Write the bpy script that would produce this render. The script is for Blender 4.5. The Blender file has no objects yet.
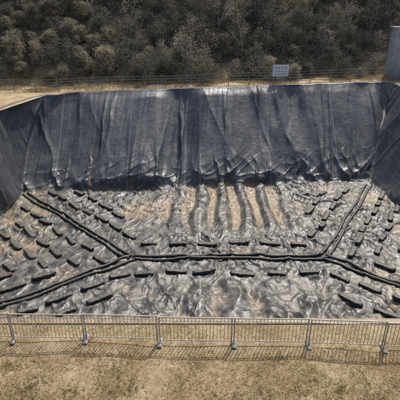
import bpy, math, random
import bmesh
import numpy as np
from mathutils import Vector, Matrix
random.seed(3); rng=np.random.default_rng(7)
S=bpy.context.scene
S.view_settings.view_transform='Standard'; S.view_settings.look='None'; S.view_settings.exposure=0

# ---------------------------------------------------------------- noise
TAB=np.random.default_rng(11).uniform(-1,1,(512,512))
def vn(x,y,seed=0):
    x=np.asarray(x,float)+seed*17.31+1000; y=np.asarray(y,float)+seed*9.77+1000
    xi=np.floor(x).astype(int); yi=np.floor(y).astype(int)
    fx=x-xi; fy=y-yi
    fx=fx*fx*fx*(fx*(fx*6-15)+10); fy=fy*fy*fy*(fy*(fy*6-15)+10)
    a=TAB[xi%512,yi%512]; b=TAB[(xi+1)%512,yi%512]; c=TAB[xi%512,(yi+1)%512]; d=TAB[(xi+1)%512,(yi+1)%512]
    return (a*(1-fx)+b*fx)*(1-fy)+(c*(1-fx)+d*fx)*fy
def fbm(x,y,seed=0,o=4):
    s=0;a=1;t=0
    for i in range(o):
        s=s+a*vn(x*2**i,y*2**i,seed+i*3);t+=a;a*=.5
    return s/t
def sst(a,b,x):
    t=np.clip((x-a)/(b-a),0,1); return t*t*(3-2*t)
def ridge(n,p=2.5): return np.clip(1-np.abs(n)*1.6,0,1)**p

# ---------------------------------------------------------------- material helpers
def mat(name):
    m=bpy.data.materials.new(name); m.use_nodes=True
    nt=m.node_tree; b=nt.nodes['Principled BSDF']
    return m,nt,b
def N(nt,t,**k):
    n=nt.nodes.new(t)
    for a,v in k.items():
        if a in n.inputs: n.inputs[a].default_value=v
        else: setattr(n,a,v)
    return n
def L(nt,a,b): nt.links.new(a,b)
def noise(nt,scale,detail=6,rough=.6,coord=None):
    if coord is None:
        coord=N(nt,'ShaderNodeTexCoord').outputs['Object']
    n=N(nt,'ShaderNodeTexNoise'); n.inputs['Scale'].default_value=scale
    n.inputs['Detail'].default_value=detail; n.inputs['Roughness'].default_value=rough
    L(nt,coord,n.inputs['Vector']); return n.outputs['Fac']
def ramp(nt,fac,stops):
    r=N(nt,'ShaderNodeValToRGB'); e=r.color_ramp.elements
    while len(e)<len(stops): e.new(.5)
    for i,(p,c) in enumerate(stops):
        e[i].position=p; e[i].color=(*c,1) if len(c)==3 else c
    L(nt,fac,r.inputs['Fac']); return r.outputs['Color']
def mixc(nt,fac,a,b,mode='MIX'):
    m=N(nt,'ShaderNodeMix'); m.data_type='RGBA'; m.blend_type=mode
    for sock,v in ((0,fac),(6,a),(7,b)):
        if isinstance(v,(int,float)): m.inputs[sock].default_value=v
        elif isinstance(v,tuple): m.inputs[sock].default_value=(*v,1)
        else: L(nt,v,m.inputs[sock])
    return m.outputs[2]
def bump(nt,b,h,strength=.5,dist=.05):
    n=N(nt,'ShaderNodeBump'); n.inputs['Strength'].default_value=strength; n.inputs['Distance'].default_value=dist
    L(nt,h,n.inputs['Height']); L(nt,n.outputs['Normal'],b.inputs['Normal'])
def simple(name,c1,c2,scale=5,rough=.7,metal=0,bs=.3,bd=.01):
    m,nt,b=mat(name); f=noise(nt,scale)
    L(nt,ramp(nt,f,[(.35,c1),(.65,c2)]),b.inputs['Base Color'])
    b.inputs['Roughness'].default_value=rough; b.inputs['Metallic'].default_value=metal
    bump(nt,b,f,bs,bd); return m

# liner
def liner_mat():
    m,nt,b=mat('geomembrane')
    tc=N(nt,'ShaderNodeTexCoord').outputs['Object']
    at=N(nt,'ShaderNodeAttribute'); at.attribute_name='silt'
    af=N(nt,'ShaderNodeAttribute'); af.attribute_name='floor'
    n1=noise(nt,.35,8,.65); n2=noise(nt,5,8,.7); n4=noise(nt,1.1,7,.7)
    base=ramp(nt,n1,[(.3,(.034,.039,.048)),(.7,(.072,.079,.092))])
    dust=ramp(nt,n4,[(.42,(0,0,0)),(.7,(.5,.5,.5))])
    base=mixc(nt,dust,base,(.14,.143,.148))
    # floor: darker sheet under a broken dust film
    fl=ramp(nt,n4,[(.38,(.022,.022,.024)),(.52,(.075,.071,.064)),(.68,(.19,.17,.142))])
    base=mixc(nt,af.outputs['Fac'],base,fl)
    sx=N(nt,'ShaderNodeSeparateXYZ'); L(nt,tc,sx.inputs[0])
    md=N(nt,'ShaderNodeMath',operation='PINGPONG'); L(nt,sx.outputs[0],md.inputs[0]); md.inputs[1].default_value=3.4
    lt=N(nt,'ShaderNodeMath',operation='LESS_THAN'); L(nt,md.outputs[0],lt.inputs[0]); lt.inputs[1].default_value=.045
    base=mixc(nt,lt.outputs[0],base,(.15,.155,.16))
    siltc=ramp(nt,n2,[(.3,(.10,.073,.044)),(.55,(.23,.17,.105)),(.75,(.38,.31,.225))])
    ad=N(nt,'ShaderNodeMath',operation='MULTIPLY_ADD'); L(nt,n2,ad.inputs[0]); ad.inputs[1].default_value=.9
    L(nt,at.outputs['Fac'],ad.inputs[2])
    mr=N(nt,'ShaderNodeMapRange'); L(nt,ad.outputs[0],mr.inputs[0]); mr.inputs[1].default_value=.80; mr.inputs[2].default_value=1.17
    col=mixc(nt,mr.outputs[0],base,siltc)
    L(nt,col,b.inputs['Base Color'])
    r=N(nt,'ShaderNodeMapRange'); L(nt,n4,r.inputs[0]); r.inputs[1].default_value=.3; r.inputs[2].default_value=.7; r.inputs[3].default_value=.34; r.inputs[4].default_value=.58
    rr=N(nt,'ShaderNodeMix'); rr.data_type='FLOAT'; L(nt,mr.outputs[0],rr.inputs[0]); L(nt,r.outputs[0],rr.inputs[2]); rr.inputs[3].default_value=.50
    L(nt,rr.outputs[0],b.inputs['Roughness'])
    b.inputs['Specular IOR Level'].default_value=.5
    nb=noise(nt,2.6,6,.6)
    rg=N(nt,'ShaderNodeTexNoise'); rg.noise_type='RIDGED_MULTIFRACTAL'; rg.inputs['Scale'].default_value=1.3; rg.inputs['Detail'].default_value=4; rg.inputs['Roughness'].default_value=.5; rg.inputs['Distortion'].default_value=.6
    L(nt,tc,rg.inputs['Vector'])
    mm=N(nt,'ShaderNodeMath',operation='MULTIPLY'); L(nt,rg.outputs['Fac'],mm.inputs[0]); L(nt,af.outputs['Fac'],mm.inputs[1])
    m3=N(nt,'ShaderNodeMath',operation='MULTIPLY_ADD'); L(nt,mm.outputs[0],m3.inputs[0]); m3.inputs[1].default_value=.55; L(nt,nb,m3.inputs[2])
    bump(nt,b,m3.outputs[0],.35,.11)
    return m
M_liner=liner_mat()

def ground_mat():
    m,nt,b=mat('dry_ground')
    tc=N(nt,'ShaderNodeTexCoord').outputs['Object']
    n1=noise(nt,.8,8,.7); n2=noise(nt,7,10,.75); n3=noise(nt,60,6,.7); n5=noise(nt,.9,8,.7)
    c=ramp(nt,n2,[(.3,(.27,.195,.105)),(.5,(.45,.35,.215)),(.72,(.60,.50,.34))])
    c2=ramp(nt,n1,[(.36,(.56,.49,.40)),(.60,(1,1,1))])
    c=mixc(nt,.85,c,c2,'MULTIPLY')
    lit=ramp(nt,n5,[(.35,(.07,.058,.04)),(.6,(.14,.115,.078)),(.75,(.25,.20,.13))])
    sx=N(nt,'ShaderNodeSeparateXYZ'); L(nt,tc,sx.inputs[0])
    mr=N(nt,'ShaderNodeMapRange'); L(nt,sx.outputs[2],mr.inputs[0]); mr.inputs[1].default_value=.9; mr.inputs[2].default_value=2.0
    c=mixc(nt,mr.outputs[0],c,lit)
    L(nt,c,b.inputs['Base Color']); b.inputs['Roughness'].default_value=.95
    ad=N(nt,'ShaderNodeMath',operation='ADD'); L(nt,n2,ad.inputs[0]); L(nt,n3,ad.inputs[1])
    bump(nt,b,ad.outputs[0],.8,.05); return m
M_ground=ground_mat()

def leaf_mat(name,stops,tr=.3):
    m,nt,b=mat(name); nt.nodes.remove(b)
    out=[n for n in nt.nodes if n.type=='OUTPUT_MATERIAL'][0]
    oi=N(nt,'ShaderNodeObjectInfo')
    geo=N(nt,'ShaderNodeNewGeometry')
    n=N(nt,'ShaderNodeTexNoise'); n.inputs['Scale'].default_value=.12; n.inputs['Detail'].default_value=3; L(nt,geo.outputs['Position'],n.inputs['Vector'])
    n2=N(nt,'ShaderNodeTexNoise'); n2.inputs['Scale'].default_value=1.1; n2.inputs['Detail'].default_value=5; L(nt,geo.outputs['Position'],n2.inputs['Vector'])
    a=N(nt,'ShaderNodeMath',operation='MULTIPLY_ADD'); L(nt,oi.outputs['Random'],a.inputs[0]); a.inputs[1].default_value=.35; L(nt,n.outputs['Fac'],a.inputs[2])
    a2=N(nt,'ShaderNodeMath',operation='MULTIPLY_ADD'); L(nt,n2.outputs['Fac'],a2.inputs[0]); a2.inputs[1].default_value=.5; L(nt,a.outputs[0],a2.inputs[2])
    a3=N(nt,'ShaderNodeMath',operation='SUBTRACT'); L(nt,a2.outputs[0],a3.inputs[0]); a3.inputs[1].default_value=.42
    c=ramp(nt,a3.outputs[0],stops)
    d=N(nt,'ShaderNodeBsdfDiffuse'); t=N(nt,'ShaderNodeBsdfTranslucent'); L(nt,c,d.inputs[0]); L(nt,c,t.inputs[0])
    mx=N(nt,'ShaderNodeMixShader'); mx.inputs[0].default_value=tr; L(nt,d.outputs[0],mx.inputs[1]); L(nt,t.outputs[0],mx.inputs[2])
    L(nt,mx.outputs[0],out.inputs[0]); return m
M_leaf=leaf_mat('shrub_leaves',[(.2,(.066,.075,.055)),(.45,(.115,.122,.095)),(.65,(.175,.168,.135)),(.9,(.30,.27,.21))],.35)
M_reed=leaf_mat('dry_reed',[(.2,(.17,.155,.125)),(.5,(.28,.25,.195)),(.85,(.43,.375,.285))],.35)
M_straw=leaf_mat('straw',[(.2,(.36,.27,.14)),(.5,(.52,.41,.25)),(.85,(.66,.56,.38))],.3)
M_bark=simple('bark',(.18,.17,.15),(.36,.335,.30),6,.9)
M_metal=simple('galvanised_rail',(.34,.30,.23),(.52,.47,.37),9,.6,0)
M_dkmetal=simple('weathered_rail',(.15,.155,.14),(.26,.26,.23),4,.6,.1)
M_white=simple('white_paint',(.72,.73,.72),(.82,.82,.81),3,.5)
M_ink=simple('sign_ink',(.03,.03,.035),(.06,.05,.05),3,.6)
M_red=simple('red_ink',(.45,.04,.03),(.55,.06,.04),3,.6)
M_conc=simple('concrete',(.24,.26,.29),(.36,.38,.41),1.2,.9,0,.4,.02)
def dusty(name,c1,c2):
    m,nt,b=mat(name); f=noise(nt,2.5); g=noise(nt,6,6,.7)
    geo=N(nt,'ShaderNodeNewGeometry'); sx=N(nt,'ShaderNodeSeparateXYZ'); L(nt,geo.outputs['Normal'],sx.inputs[0])
    u=N(nt,'ShaderNodeMath',operation='MULTIPLY'); L(nt,sx.outputs[2],u.inputs[0]); L(nt,g,u.inputs[1])
    k=N(nt,'ShaderNodeMapRange'); L(nt,u.outputs[0],k.inputs[0]); k.inputs[1].default_value=.36; k.inputs[2].default_value=.72; k.inputs[4].default_value=.8
    c=mixc(nt,k.outputs[0],ramp(nt,f,[(.35,c1),(.65,c2)]),(.18,.16,.13))
    L(nt,c,b.inputs['Base Color']); b.inputs['Roughness'].default_value=.62; bump(nt,b,g,.5,.03); return m
M_bag=dusty('ballast_membrane',(.010,.011,.012),(.035,.034,.033))
M_pipe=dusty('black_pipe',(.010,.010,.011),(.03,.029,.027))
M_block=simple('foot_block',(.20,.19,.17),(.33,.31,.28),6,.9)

def mesh_obj(name,v,f,mats,smooth=False,mi=None):
    me=bpy.data.meshes.new(name); me.from_pydata([tuple(p) for p in v],[],[tuple(q) for q in f]); 
    for m in (mats if isinstance(mats,list) else [mats]): me.materials.append(m)
    if mi is not None: me.polygons.foreach_set('material_index',mi)
    if smooth: me.polygons.foreach_set('use_smooth',[True]*len(me.polygons))
    me.update(); o=bpy.data.objects.new(name,me); S.collection.objects.link(o); return o
def fixn(me):
    bm=bmesh.new(); bm.from_mesh(me); bmesh.ops.recalc_face_normals(bm,faces=bm.faces); bm.to_mesh(me); bm.free()
class B:
    def __init__(s): s.v=[];s.f=[];s.m=[]
    def box(s,c,d,rz=0,mi=0,rx=0):
        k=len(s.v); R=Matrix.Rotation(rz,3,'Z')@Matrix.Rotation(rx,3,'X')
        for z in(-.5,.5):
            for x,y in((-.5,-.5),(.5,-.5),(.5,.5),(-.5,.5)):
                s.v.append(Vector(c)+R@Vector((x*d[0],y*d[1],z*d[2])))
        for q in((3,2,1,0),(4,5,6,7),(0,1,5,4),(1,2,6,5),(2,3,7,6),(3,0,4,7)): s.f.append([k+i for i in q]); s.m.append(mi)
    def tube(s,pts,rad,n=8,mi=0,cap=True):
        k=len(s.v); pts=[Vector(p) for p in pts]
        if not isinstance(rad,(list,tuple)): rad=[rad]*len(pts)
        for i,p in enumerate(pts):
            t=(pts[min(i+1,len(pts)-1)]-pts[max(i-1,0)]).normalized()
            up=Vector((0,0,1)) if abs(t.z)<.9 else Vector((1,0,0))
            a=t.cross(up).normalized(); b2=t.cross(a)
            for j in range(n):
                an=2*math.pi*j/n; s.v.append(p+rad[i]*(math.cos(an)*a+math.sin(an)*b2))
        for i in range(len(pts)-1):
            for j in range(n):
                s.f.append([k+i*n+j,k+i*n+(j+1)%n,k+(i+1)*n+(j+1)%n,k+(i+1)*n+j]); s.m.append(mi)
        if cap:
            s.f.append([k+j for j in range(n)]); s.m.append(mi)
            e=k+(len(pts)-1)*n; s.f.append([e+n-1-j for j in range(n)]); s.m.append(mi)
    def obj(s,name,mats,smooth=False):
        o=mesh_obj(name,s.v,s.f,mats,smooth,s.m); fixn(o.data); return o

# ---------------------------------------------------------------- pit geometry
D=7.5; YF=17.0; WL,WR,WF,WB=1.1,4.0,7.0,8.1
def plan(fu,fv,dL,dR,dF,dB):
    xl=-16.2+0*fv; xr=17.6-1.2*fv
    yb=35.5+2.9*fu
    x=xl+(xr-xl)*fu-WL*dL+WR*dR
    y=YF+fv*(yb-YF)-WF*dF+WB*dB
    w=np.clip(1-fu*5,0,1)**2; q=np.clip(dB,0,1.4)
    x=x+2.0*q**2.2*w
    y=y-.8*q*w**2
    return x,y
def rimz(fu,fv): return .6*fu*fv
def base(fu,fv,dL,dR,dF,dB):
    x,y=plan(fu,fv,dL,dR,dF,dB)
    s1=np.maximum(dL,dR); s2=np.maximum(dF,dB)
    k=.10; hh=np.clip(.5+.5*(s1-s2)/k,0,1); s=s2*(1-hh)+s1*hh+k*hh*(1-hh)*np.minimum(1,np.minimum(s1,s2)*6)
    s=np.clip(s,0,1)
    e=.085; p=(np.sqrt(s*s+e*e)-e)/(math.sqrt(1+e*e)-e)
    return x,y,-D+(D+rimz(fu,fv))*p
def folds(x,y):
    g=np.exp(-((x-2.6)/5.2)**4)*sst(27.3,31.0,y+.9*fbm(x/1.3,y*0,88,2))
    ph=x+.45*fbm(x/2.5,y/4,8,3)
    return g,np.cos(ph*2*math.pi/1.9)+.35*vn(x/1.5,y/3,19)
def floor_h(x,y):
    wx=x+.8*fbm(x/2.2,y/2.2,21); wy=y+.8*fbm(x/2.2,y/2.2,31)
    amp=.55+.7*sst(-.4,.5,fbm(x/4,y/4,41))
    h=.13*ridge(vn(wx/2.0,wy/1.5,1),1.6)+.12*ridge(vn((wx+wy*.6)/.95,(wy-wx*.3)/2.6,2),1.8)
    h=h+.09*ridge(vn((wx-wy*.5)/.5,(wy+wx*.5)/1.5,3),1.6)+.045*ridge(vn((wx+wy*.2)/.3,(wy-wx*.2)/.8,4),1.5)+.025*fbm(x/.3,y/.3,5,2)
    h=h*amp
    g,fold=folds(x,y)
    h=h*(1-.4*g)+g*.27*np.clip(fold+.05,-.45,1)
    g2=np.exp(-((x-1.5)/7.0)**2)*(1-sst(20.8,23,y))
    ph2=x+1.0*fbm(x/2,y/2.5,9,3)
    fold2=np.cos(ph2*2*math.pi/2.0+1.4*vn(x/3,y/2,28))*(.6+.6*vn(x/2,y/2,29))
    h=h*(1-.2*g2)+g2*.2*fold2
    return h+.1*fbm(x/6,y/6,51,2)
def wall_h(c,t):
    cw=c+.7*fbm(c/5,t/6,61,3)+.10*vn(c/1.0,t/2.5,62)
    m=.2+1.0*sst(-.3,.35,fbm(c/3.5,t/14,63,2))
    h=.34*ridge(vn(cw/1.6,t/34,64),1.6)*m
    h=h+.16*ridge(vn((cw+.12*t)/.85,t/18,65),1.8)*m
    h=h+.10*ridge(vn((cw-.3*t)/2.3,t/13,66),2.4)*(1.1-m*.5)
    h=h+.42*vn(c/2.8,t/18,67)+.22*vn(cw/2.4,t/5.5,73)
    bot=sst(5.8,10.3,t)
    h=h+bot*(.32*ridge(vn((c+.3*vn(c,t,7))/1.0,t/4.5,68),1.8)+.10*ridge(vn((c+t)/.8,t/1.3,69),2))
    h=h+.025*ridge(vn((c+.1*t)/.4,t/5,70),2)+.005*fbm(c/.25,t/.4,71,2)
    return h*(.35+.65*sst(0,1.2,t))
def seg(n): return np.linspace(0,1,n+1)
def axis(n0,nf,n1,fl0,fl1):
    f=[];a=[];b=[]
    for s in fl0[::-1]: f.append(0);a.append(1+s);b.append(0)
    for s in seg(n0)[::-1]: f.append(0);a.append(s);b.append(0)
    for s in seg(nf)[1:]: f.append(s);a.append(0);b.append(0)
    for s in seg(n1)[1:]: f.append(1);a.append(0);b.append(s)
    for s in fl1: f.append(1);a.append(0);b.append(1+s)
    return map(np.array,(f,a,b))
fu,dL,dR=axis(90,700,100,(.1,.2,.3),(.02,.04,.08)); fv,dF,dB=axis(40,420,190,(.01,.02,.03),(.02,.04,.06))
FU,FV=np.meshgrid(fu,fv,indexing='ij'); DL,DF=np.meshgrid(dL,dF,indexing='ij'); DR,DB=np.meshgrid(dR,dB,indexing='ij')
X,Y,Z=base(FU,FV,DL,DR,DF,DB)
P=np.stack([X,Y,Z],-1)
gu=np.gradient(P,axis=0); gv=np.gradient(P,axis=1); Nn=np.cross(gu,gv); Nn/=np.linalg.norm(Nn,axis=-1,keepdims=True)+1e-9
for _ in range(10):
    Q=Nn.copy(); Q[1:-1]=(Nn[:-2]+Nn[1:-1]+Nn[2:])/3; Nn=Q.copy(); Q[:,1:-1]=(Nn[:,:-2]+Nn[:,1:-1]+Nn[:,2:])/3; Nn=Q
Nn/=np.linalg.norm(Nn,axis=-1,keepdims=True)+1e-9
smax=np.maximum(np.maximum(DL,DR),np.maximum(DF,DB))
wallw=sst(0,.14,smax+.06*fbm(X/1.3,Y/1.3,97,3)*(smax>0))
side=sst(-.06,.06,np.maximum(DL,DR)-np.maximum(DB,DF))
Lw=11.0*(1-side)+8.0*side
T=np.clip((1-smax),0,1)*Lw
hw=wall_h(X,T)*(1-side)+.7*wall_h(Y+40,T)*side
hw=np.where(DF>0,.2*hw,hw)
hf=floor_h(X,Y)
H=hw*wallw+hf*(1-wallw)
H=np.where(smax>=1,.035+.03*fbm(X/1.2,Y/1.2,99,3)*(DF==0),H)
P=P+Nn*H[...,None]
low=1-sst(0,.17,hf)
big=fbm(X/4,Y/3,81,4)
silt=(.13+.36*low+.8*big)
g,fo=folds(X,Y); silt=silt*(1-.7*g)+g*(.78*sst(.25,-.5,fo)-.05+.35*fbm(X/1.5,Y/2,83,3))
g2=np.exp(-((X-1)/7.0)**2)*(1-sst(20.8,22.4,Y)); silt=silt+g2*.36*low
silt=silt*(1-wallw)*.9
crease=np.exp(-((DB-DR)/.05)**2)*(DR>0)*(DB>0)
silt=silt+wallw*(-.1+.18*fbm(X/2,T/2,90))+crease*.4
silt=silt+np.exp(-((X+10.3+.15*vn(T/1.5,T*0,92))/.10)**2)*(DB>0)*(DL==0)*.7
silt=silt+wallw*.5*sst(7.6,11,T)*sst(-.1,.6,fbm(X/1.2,T/1.2,95))
silt=silt+sst(.90,.97,DF)*.9
ni,nj=X.shape
idx=np.arange(ni*nj).reshape(ni,nj)
faces=np.stack([idx[:-1,:-1],idx[1:,:-1],idx[1:,1:],idx[:-1,1:]],-1).reshape(-1,4)
def grid_mesh(name,P,faces,m,attrs={}):
    me=bpy.data.meshes.new(name); V=P.reshape(-1,3)
    me.vertices.add(len(V)); me.vertices.foreach_set('co',V.astype(np.float32).ravel())
    me.loops.add(faces.size); me.loops.foreach_set('vertex_index',faces.astype(np.int32).ravel())
    me.polygons.add(len(faces)); me.polygons.foreach_set('loop_start',np.arange(0,faces.size,4,dtype=np.int32))
    me.polygons.foreach_set('loop_total',np.full(len(faces),4,dtype=np.int32))
    me.update(calc_edges=True); me.validate()
    me.polygons.foreach_set('use_smooth',[True]*len(me.polygons))
    for k,v in attrs.items():
        a=me.attributes.new(k,'FLOAT','POINT'); a.data.foreach_set('value',v.astype(np.float32).ravel())
    me.materials.append(m); o=bpy.data.objects.new(name,me); S.collection.objects.link(o); return o
grid_mesh('pit_geomembrane_liner',P,faces,M_liner,{'silt':silt,'floor':1-wallw})
def fz(x,y): return float(-D+floor_h(np.array([x]),np.array([y]))[0])

# ---------------------------------------------------------------- ground (hole = rim of the pit)
def gaxis(W0,W1,out0,out1,nf):
    f=[];a=[];b=[]
    for m in out0[::-1]: f.append(0);a.append(1+m/W0);b.append(0)
    f.append(0);a.append(1);b.append(0)
    k0=len(f)-1
    for s in seg(nf): f.append(s);a.append(0);b.append(0)
    f.append(1);a.append(0);b.append(1); k1=len(f)-1
    for m in out1: f.append(1);a.append(0);b.append(1+m/W1)
    return np.array(f),np.array(a),np.array(b),k0,k1
near=[.1,.2,.35,.5,.7,.9,1.2,1.5,2,2.5,3,4,5,6,8,10,13,16,20,25,30,40,60,100,200,500,1500]
nearf=[.1*i for i in range(1,45)]+[5,6,7,9,12,20,40,80,200,500,1500]
nearb=[.15,.3,.5,.75,1,1.4,1.8,2.3,3,3.6]+[4.2+.8*i for i in range(55)]+[60,80,120,300,700,1500]
afu,adL,adR,ku0,ku1=gaxis(WL,WR,near,near,200); afv,adF,adB,kv0,kv1=gaxis(WF,WB,nearf,nearb,24)
GU,GV=np.meshgrid(afu,afv,indexing='ij'); gL,gF=np.meshgrid(adL,adF,indexing='ij'); gR,gB=np.meshgrid(adR,adB,indexing='ij')
gx,gy=plan(GU,GV,gL,gR,gF,gB)
def terrain(x,y):
    yr=43.6+2.9*(np.clip(x,-17,17)+17)/34
    d=y-yr
    hill=34*(1-np.exp(-np.clip(d-4.5+1.2*fbm(x/7,y*0,101,2),0,200)/38))*1.0
    hill=hill+sst(5,12,d)*1.6*fbm(x/7,y/7,102,3)
    hill=hill*(1-sst(150,400,d))
    b=.05*fbm(x/1.2,y/1.2,103,4)+.12*fbm(x/5,y/5,104,2)
    out=sst(.2,1.2,np.maximum(np.maximum(-17.5-x,x-20.3),np.maximum(10-y,d)))
    return hill+b*out
inner=(np.maximum(np.maximum(gL,gR),np.maximum(gF,gB))<=1.0001)
gz=rimz(GU,GV)+np.where(inner,0,terrain(gx,gy))
ii=np.arange(gx.size).reshape(gx.shape)
fa=[]
for i in range(gx.shape[0]-1):
    for j in range(gx.shape[1]-1):
        if ku0<=i<ku1 and kv0<=j<kv1: continue
        fa.append((ii[i,j],ii[i+1,j],ii[i+1,j+1],ii[i,j+1]))
grid_mesh('ground',np.stack([gx,gy,gz],-1),np.array(fa),M_ground)
def hz(x,y):
    t=min(max((x+17)/34,0),1)
    return float(terrain(np.array([float(x)]),np.array([float(y)]))[0])+(.6*t if y>30 else 0)

# ---------------------------------------------------------------- ballast bags
def bag_mesh(seed,Lx):
    r=random.Random(seed); n=16; k=16; v=[];f=[]
    for i in range(k+1):
        u=i/k; u=.5-.5*math.cos(math.pi*u) if 0<i<k else u
        x=(u-.5)*Lx
        e=(1-abs(2*u-1)**14)**.35 if 0<u<1 else 0
        e=max(e,.35)
        wy=.19*e*(1+.09*r.uniform(-1,1)); wz=.12*e*(1+.16*r.uniform(-1,1)); oy=.015*r.uniform(-1,1)+.04*math.sin(u*3+seed)
        for j in range(n):
            a=2*math.pi*(j+.5)/n; c,s_=math.cos(a),math.sin(a)
            yy=math.copysign(abs(c)**.45,c)*wy; zz=math.copysign(abs(s_)**.5,s_)*wz
            v.append((x+.03*r.uniform(-1,1)*(i in(0,k)),yy+oy,zz+.08))
    for i in range(k):
        for j in range(n): f.append((i*n+j,i*n+(j+1)%n,(i+1)*n+(j+1)%n,(i+1)*n+j))
    f.append(tuple(range(n))); f.append(tuple(k*n+n-1-j for j in range(n)))
    me=bpy.data.meshes.new('ballast_bag'); me.from_pydata(v,[],f); me.materials.append(M_bag); fixn(me)
    me.polygons.foreach_set('use_smooth',[True]*len(me.polygons)); me.update(); return me
bagm=[bag_mesh(i,1.15+.11*i) for i in range(5)]
aL=math.atan2(11,-11.6); aLL=math.atan2(-4.6,-6.8); aR=math.atan2(12.6,7.8); aLR=math.atan2(-2.8,3.8)
bags=[]
def addbag(x,y,a):
    for (u,v_,_) in bags:
        if (u-x)**2+(v_-y)**2<1.15**2: return
    bags.append((x,y,a))
for x in(-3.6,-1.6,.6,2.7,5,7.0): addbag(x,26.6,0)
for x in(-3.5,-1.6,.3,2.6,4.8,7): addbag(x,23.0,0)
A0=(-4.6,24.7);B0=(8.4,24.7)
LINES=[(A0,(-15.9,35.6)),(A0,(-14.6,17.6)),(A0,B0),(B0,(15.9,37.2)),(B0,(16.6,18.2))]
def dist_line(x,y):
    best=9
    for a,b_ in LINES:
        ax,ay=a;bx,by=b_; t=((x-ax)*(bx-ax)+(y-ay)*(by-ay))/((bx-ax)**2+(by-ay)**2); t=min(max(t,0),1)
        best=min(best,math.hypot(x-ax-t*(bx-ax),y-ay-t*(by-ay)))
    return best
def row(p,d,off,s0,s1,step,a):
    d=Vector(d).normalized(); q=Vector((-d.y,d.x)); s=s0
    while s<s1:
        c=Vector(p)+d*s+q*off
        if -15.4<c.x<16.6 and 17.5<c.y<36.3 and dist_line(c.x,c.y)>1.0: addbag(c.x,c.y,a)
        s+=step
dL_=(-11.3,10.9)
for off,s0,st in((-1.7,2.6,1.85),(1.5,1.5,1.85),(3.1,2.6,1.9),(4.7,3.6,1.9),(6.3,5,1.9),(-3.3,6,2.0),(7.9,6,2)): row(A0,dL_,off,s0,15.5,st,aL)
dLL=(-10,-7.1)
for off,s0,st in((-1.4,1.8,1.9),(1.4,1.6,1.9),(-2.9,4.0,1.95),(2.9,3.6,1.95)): row(A0,dLL,off,s0,12,st,aLL)
dR_=(7.5,12.5)
for off,s0,st in((1.6,2.8,1.85),(-1.5,1.8,1.85),(-3.0,3.0,1.85),(-4.5,4.2,1.9),(-6,5.2,1.9),(3.2,6.5,2.0)): row(B0,dR_,off,s0,15,st,aR)
dLR=(8.2,-6.5)
for off,s0,st in((1.4,1.7,1.9),(-1.5,1.6,1.95),(2.9,3.2,1.9),(-3.2,3,2.2)): row(B0,dLR,off,s0,11,st,aLR)
for i,(x,y,a) in enumerate(bags):
    x+=random.uniform(-.15,.15); y+=random.uniform(-.12,.12)
    o=bpy.data.objects.new('ballast_bag',bagm[i%5]); S.collection.objects.link(o)
    if math.cos(a)<0: a+=math.pi
    dx,dy=.5*math.cos(a),.5*math.sin(a)
    z1,z2,z0=fz(x+dx,y+dy),fz(x-dx,y-dy),fz(x,y)
    o.location=(x,y,max((z1+z2)/2,z0)-.01)
    o.rotation_euler=(random.uniform(-.1,.1),-math.atan2(z1-z2,1.0),a+random.uniform(-.11,.11))

def pipeline(p0,p1,off):
    p0=Vector(p0);p1=Vector(p1);d=(p1-p0);n=int(d.length/.35);q=Vector((-d.y,d.x)).normalized()*off
    pts=[]
    for i in range(n+1):
        p=p0+d*i/n+q; w=.05*math.sin(i*.35+off*7)+.05*float(vn(np.array([i*.2]),np.array([off*9]),55)[0]); p=p+q.normalized()*w
        pts.append((p.x,p.y,max(fz(p.x,p.y),fz(p.x+.12,p.y),fz(p.x,p.y-.12))+.03))
    zs=[p[2] for p in pts]
    zs=[max(zs[i],sum(zs[max(0,i-2):i+3])/len(zs[max(0,i-2):i+3])) for i in range(len(zs))]
    b=B(); b.tube([(p[0],p[1],z) for p,z in zip(pts,zs)],.11,10); b.obj('drainage_pipe',[M_pipe],True)
for a_,b_ in LINES:
    for off in(-.2,.2): pipeline(a_,b_,off)

# ---------------------------------------------------------------- front barrier fence
def panel_mesh():
    b=B(); W=1.96
    for z,r in((.90,.019),(.79,.013),(.12,.015)): b.tube([(0,0,z),(W,0,z)],r,8)
    n=20
    for i in range(1,n): b.tube([(W*i/n,0,.12),(W*i/n,0,.89)],.0085,6)
    for x in(0,W): b.tube([(x,0,.02),(x,0,.93)],.021,8)
    b.box((0,0,.025),(.12,.36,.045),0,1)
    b.tube([(0,-.15,.05),(0,-.01,.32)],.009,6); b.tube([(0,.15,.05),(0,.01,.32)],.009,6)
    return b
pm=panel_mesh()
for k in range(-4,8):
    x=-3.13+2.03*(k-0); y=9.03-.03*x
    o=pm.obj('barrier_fence_panel',[M_metal,M_block])
    o.location=(x,y,hz(x,y)+random.uniform(0,.015)); o.rotation_euler=(random.uniform(-.02,.02),random.uniform(-.006,.006),-.03+random.uniform(-.015,.015))

# far fence
b=B(); x=-30.; prev=None
def fy(x): return 43.6+2.9*(min(max(x,-17.3),19.5)+17)/34+1.0
while x<30:
    y=fy(x); z=hz(x,y)
    b.tube([(x,y,z-.1),(x,y,z+1.3)],.045,6)
    if prev:
        for h in(1.22,.95,.65,.3): b.tube([(prev[0],prev[1],prev[2]+h),(x,y,z+h+random.uniform(-.02,.02))],.022,5)
        for i in range(1,10):
            t=i/10; px=prev[0]+(x-prev[0])*t; py=prev[1]+(y-prev[1])*t; pz=prev[2]+(z-prev[2])*t
            b.tube([(px,py,pz+.15),(px,py,pz+1.22)],.011,4,0,False)
    prev=(x,y,z); x+=2.2
b.obj('metal_railing_fence',[M_dkmetal])

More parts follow.
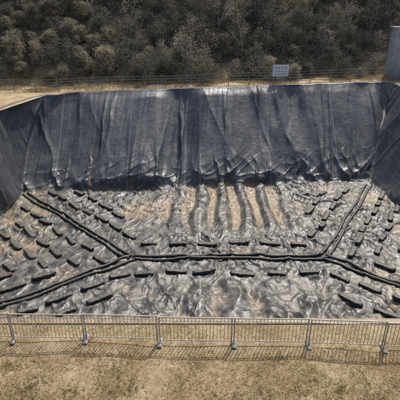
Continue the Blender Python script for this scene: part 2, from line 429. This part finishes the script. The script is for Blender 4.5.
# sign
b=B(); sx=8.45; sy=fy(8.45)-.35; sz=hz(sx,sy)
for dx in(-.65,.65): b.tube([(sx+dx,sy+.06,sz-.2),(sx+dx,sy+.06,sz+2.0)],.035,8,1)
b.box((sx,sy,sz+1.45),(1.65,.04,1.15),0,0)
r=random.Random(5)
for row_,(z,n,h,mi) in enumerate(((1.74,4,.26,2),(1.36,6,.16,3),(1.08,5,.12,2))):
    for i in range(n):
        cx=sx+(i-(n-1)/2)*(1.4/n)
        for s_ in range(4):
            if s_%2: b.box((cx+r.uniform(-.05,.05),sy-.0235,sz+z+r.uniform(-.02,.02)),(.025,.005,h*r.uniform(.6,1)),0,mi)
            else: b.box((cx,sy-.0235-.003*(1+s_),sz+z+(s_-1)*h*.3),(1.4/n*.62,.005,.025),0,mi)
b.obj('notice_sign',[M_white,M_dkmetal,M_ink,M_red])

# concrete retaining wall upper right
b=B(); wx=20.9; wy=49.2; wz=hz(20,wy)-.6
b.box((wx+7,wy+.6,wz+3),(14,1.0,5.6))
b.box((wx+6.97,wy+.6,wz+5.85),(14.2,1.2,.16))
for i in range(6): b.box((wx+.3+2.6*i,wy+.06,wz+3),(.3,.12,5.5))
b.obj('concrete_retaining_wall',[M_conc])

# white outlet pipe on right slope
b=B(); b.tube([(21.8,38.6,.28),(20.1,38.4,.24),(18.3,38.2,-1.3)],.10,12); b.tube([(18.4,38.21,-1.2),(18.2,38.18,-1.38)],.125,12)
b.obj('outlet_pipe',[M_white],True)

# ---------------------------------------------------------------- vegetation
def shrub(seed,R,Ht,ncl,nl,ls,mats,twigs=1,droop=0.2,slender=3.0):
    r=np.random.default_rng(seed); b=B()
    cl=[]
    for i in range(ncl):
        th=r.uniform(0,2*math.pi); h=r.uniform(.12,1)**.8; rr=R*math.sqrt(r.uniform(0,1))*(1.05-.65*h**2)*r.uniform(.7,1.15)
        cl.append((rr*math.cos(th),rr*math.sin(th),h*Ht*r.uniform(.85,1.1)))
    for c in cl[::max(1,int(1/twigs))]:
        bx,by=c[0]*.15,c[1]*.15
        m=(c[0]*.5+r.normal(0,.1),c[1]*.5+r.normal(0,.1),c[2]*.55)
        b.tube([(bx,by,-.3),m,c,(c[0]*1.15,c[1]*1.15,c[2]+.35)],[.035,.022,.012,.004],4,0,False)
    C=np.array(cl); n=ncl*nl
    cs=np.repeat(C,nl,0); sp=r.uniform(.25,.6,ncl).repeat(nl)[:,None]*R*.42
    p=cs+r.normal(0,1,(n,3))*sp*np.array([1,1,.75]); p[:,2]=np.abs(p[:,2])
    d=r.normal(0,1,(n,3)); d[:,2]=d[:,2]*.7-droop; d/=np.linalg.norm(d,axis=1,keepdims=True)
    q=np.cross(d,r.normal(0,1,(n,3))); q/=np.linalg.norm(q,axis=1,keepdims=True)
    l=ls*r.uniform(.5,1.3,(n,1)); w=l/slender
    V=np.stack([p-d*l*.5,p+q*w*.5,p+d*l*.5,p-q*w*.5],1).reshape(-1,3)
    k=len(b.v); v=[tuple(a) for a in b.v]+[tuple(a) for a in V]
    f=b.f+[[k+4*i,k+4*i+1,k+4*i+2,k+4*i+3] for i in range(n)]
    mi=b.m+[1]*n
    me=bpy.data.meshes.new('shrub_mesh'); me.from_pydata(v,[],f)
    for m in mats: me.materials.append(m)
    me.polygons.foreach_set('material_index',mi); me.update(); return me
def tree(seed,Ht,nl,ls,mats):
    r=random.Random(seed); rn=np.random.default_rng(seed); b=B(); tips=[]
    def br(p,d,l,rad,lev):
        pts=[p];q=p
        for i in range(4):
            d=(d+Vector((r.gauss(0,.13),r.gauss(0,.13),r.gauss(0.03,.08)))).normalized(); q=q+d*l/4; pts.append(q)
            if lev>=2: tips.append(q)
        b.tube(pts,[rad*(1-.16*i) for i in range(5)],6 if lev<2 else 4,0,False)
        if lev<4:
            for _ in range(3):
                t=r.choice([2,3,4]) if lev else r.choice([2,3,3,4,4])
                a=Vector((r.gauss(0,1),r.gauss(0,1),r.uniform(-.1,.9))).normalized()
                br(pts[t],(d*.75+a*.75).normalized(),l*r.uniform(.5,.75),rad*(1-.16*t)*.6,lev+1)
            if lev==0: br(pts[4],d,l*.6,rad*.36,1)
    br(Vector((0,0,-.3)),Vector((r.gauss(0,.08),r.gauss(0,.08),1)).normalized(),Ht*.42,Ht*.022,0)
    C=np.array([tuple(t) for t in tips]); sel=rn.random(len(C))<.8; C=C[sel]
    per=max(1,nl//len(C)); cs=np.repeat(C,per,0); n=len(cs)
    p=cs+rn.normal(0,.32,(n,3)); d=rn.normal(0,1,(n,3)); d[:,2]-=.3; d/=np.linalg.norm(d,axis=1,keepdims=True)
    q=np.cross(d,rn.normal(0,1,(n,3))); q/=np.linalg.norm(q,axis=1,keepdims=True); l=ls*rn.uniform(.5,1.3,(n,1)); w=l*.4
    V=np.stack([p-d*l*.5,p+q*w*.5,p+d*l*.5,p-q*w*.5],1).reshape(-1,3); k=len(b.v)
    me=bpy.data.meshes.new('tree_mesh'); me.from_pydata([tuple(a) for a in b.v]+[tuple(a) for a in V],[],b.f+[[k+4*i,k+4*i+1,k+4*i+2,k+4*i+3] for i in range(n)])
    for m in mats: me.materials.append(m)
    me.polygons.foreach_set('material_index',b.m+[1]*n); me.update(); return me
shr=[shrub(i,1.5,1.9+.25*i,24,60,.20,[M_bark,M_leaf]) for i in range(5)]
bare=[shrub(20+i,1.3,2.6,60,14,.18,[M_bark,M_reed],1,0) for i in range(2)]
reed=[shrub(30+i,1.1,2.2,34,40,.55,[M_bark,M_reed],.5,-.8,12) for i in range(2)]
par=bpy.data.objects.new('hillside_shrubs',None); S.collection.objects.link(par)
cnt=0
yy=49.0
while yy<72:
    lim=27+(yy-49)*.55
    xx=-lim-2+random.uniform(0,1.6)
    while xx<lim+2:
        x=xx+random.uniform(-.8,.8); y=yy+random.uniform(-.8,.8)
        d=y-(43.6+2.9*(min(max(x,-17),17)+17)/34)
        if d>3.0+.8*math.sin(x*.6) and not (20<x<36 and 46<y<52.5) and random.random()<.97:
            u=random.random(); tan=float(fbm(np.array([x/6.]),np.array([y/6.]),120,2)[0])
            if x<-13: tan+=.3
            if tan>.25 and u<.6: me=random.choice(reed)
            elif u<.3: me=random.choice(bare)
            else: me=random.choice(shr)
            o=bpy.data.objects.new('shrub',me); S.collection.objects.link(o); o.parent=par
            s=random.uniform(.6,1.3); o.location=(x,y,hz(x,y)-.1); o.scale=(s,s,s*random.uniform(.6,1.05)); o.rotation_euler=(random.uniform(-.15,.15),random.uniform(-.15,.15),random.uniform(0,6.28)); cnt+=1
        xx+=1.6
    yy+=1.5
trs=[tree(50+i,8+i,3500,.24,[M_bark,M_leaf]) for i in range(3)]+[tree(60,8,700,.2,[M_bark,M_reed])]
for (x,y,k,s) in ((-22,58,0,1),(-13,57,3,.9),(-5,60,1,.9),(1.5,55,3,1.1),(3.5,61,2,.9),(8,57,3,.9),(14,60,1,1.),(19,57,3,.8),(-17,64,2,1),(25,62,0,1.1),(-9,55,3,.9),(10,66,1,1.1),(5,54,3,.8)):
    o=bpy.data.objects.new('hillside_tree',trs[k]); S.collection.objects.link(o); o.location=(x,y,hz(x,y)-.2); o.scale=(s,s,s); o.rotation_euler=(0,0,random.uniform(0,6))

def blades(name,n,xf,lmin,lmax,w,m,lay=.8):
    r=rng; x,y=xf(n); n=len(x)
    z=terrain(x,y)+np.where(y>30,.6*np.clip((x+17)/34,0,1),0)
    l=r.uniform(lmin,lmax,n); az=r.uniform(0,2*math.pi,n); el=np.clip(r.normal(lay,.4,n),.05,1.5)
    d=np.stack([np.cos(az)*np.cos(el),np.sin(az)*np.cos(el),np.sin(el)],-1)
    q=np.stack([-np.sin(az),np.cos(az),0*az],-1)
    p=np.stack([x,y,z-.005],-1); mid=p+d*l[:,None]*.55; tip=mid+(d+np.array([0,0,-.5]))*l[:,None]*.4
    ww=(w*r.uniform(.6,1.4,n))[:,None]
    V=np.stack([p-q*ww,p+q*ww,mid+q*ww*.8,tip,mid-q*ww*.8],1).reshape(-1,3)
    i=np.arange(n)*5
    me=bpy.data.meshes.new(name); me.vertices.add(len(V)); me.vertices.foreach_set('co',V.astype(np.float32).ravel())
    F=np.stack([i,i+1,i+2,i+3,i+4],-1); me.loops.add(F.size); me.loops.foreach_set('vertex_index',F.astype(np.int32).ravel())
    me.polygons.add(n); me.polygons.foreach_set('loop_start',np.arange(0,F.size,5,dtype=np.int32)); me.polygons.foreach_set('loop_total',np.full(n,5,dtype=np.int32))
    me.update(calc_edges=True); me.materials.append(m); o=bpy.data.objects.new(name,me); S.collection.objects.link(o)
def fg(n):
    x=rng.uniform(-8,8,n); y=rng.uniform(4.8,9.9,n)
    k=(fbm(x/.9,y/.9,130,3)+.22+rng.uniform(-.35,.35,n))>0; k&=~((y>8.7)&(rng.random(n)<.6)); return x[k],y[k]
blades('dry_grass',120000,fg,.04,.16,.0035,M_straw,.5)
def fgt(n):
    cx=rng.uniform(-8,8,130); cy=rng.uniform(4.8,8.5,130); i=rng.integers(0,130,n); return cx[i]+rng.normal(0,.16,n),cy[i]+rng.normal(0,.11,n)
M_green=leaf_mat('weed_green',[(.2,(.19,.16,.08)),(.5,(.30,.25,.13)),(.85,(.46,.38,.22))])
blades('grass_tufts',8000,fgt,.06,.22,.004,M_green,.9)
def fb(n):
    x=rng.uniform(-30,24,n); y=43.6+2.9*(np.clip(x,-17,17)+17)/34+rng.uniform(.9,6,n)
    k=(fbm(x/1.5,y/1.5,140,3)+rng.uniform(-.3,.3,n))>-.05; return x[k],y[k]
blades('rim_weeds',45000,fb,.15,.5,.012,M_straw,.9)

# ---------------------------------------------------------------- light
w=bpy.data.worlds.new('World'); S.world=w; w.use_nodes=True; nt=w.node_tree; bg=nt.nodes['Background']
el=math.radians(56); az=math.radians(25)
sky=nt.nodes.new('ShaderNodeTexSky'); sky.sky_type='NISHITA'; sky.sun_disc=False; sky.sun_elevation=el; sky.sun_rotation=az; sky.dust_density=4.5; sky.air_density=1.1
nt.links.new(sky.outputs[0],bg.inputs[0]); bg.inputs[1].default_value=.15
sd=Vector((math.sin(az)*math.cos(el),math.cos(az)*math.cos(el),math.sin(el)))
l=bpy.data.lights.new('sun','SUN'); l.energy=4.6; l.angle=math.radians(.6); l.color=(1,.955,.88)
o=bpy.data.objects.new('sun',l); S.collection.objects.link(o); o.rotation_euler=sd.to_track_quat('Z','Y').to_euler()
# ---------------------------------------------------------------- camera
c=bpy.data.cameras.new('camera'); c.sensor_width=36; c.lens=36*429/400; c.clip_end=5000
o=bpy.data.objects.new('camera',c); S.collection.objects.link(o); o.location=(0,0,8.56); o.rotation_euler=(math.radians(65),0,0)
S.camera=o
print('shrubs',cnt,'bags',len(bags))
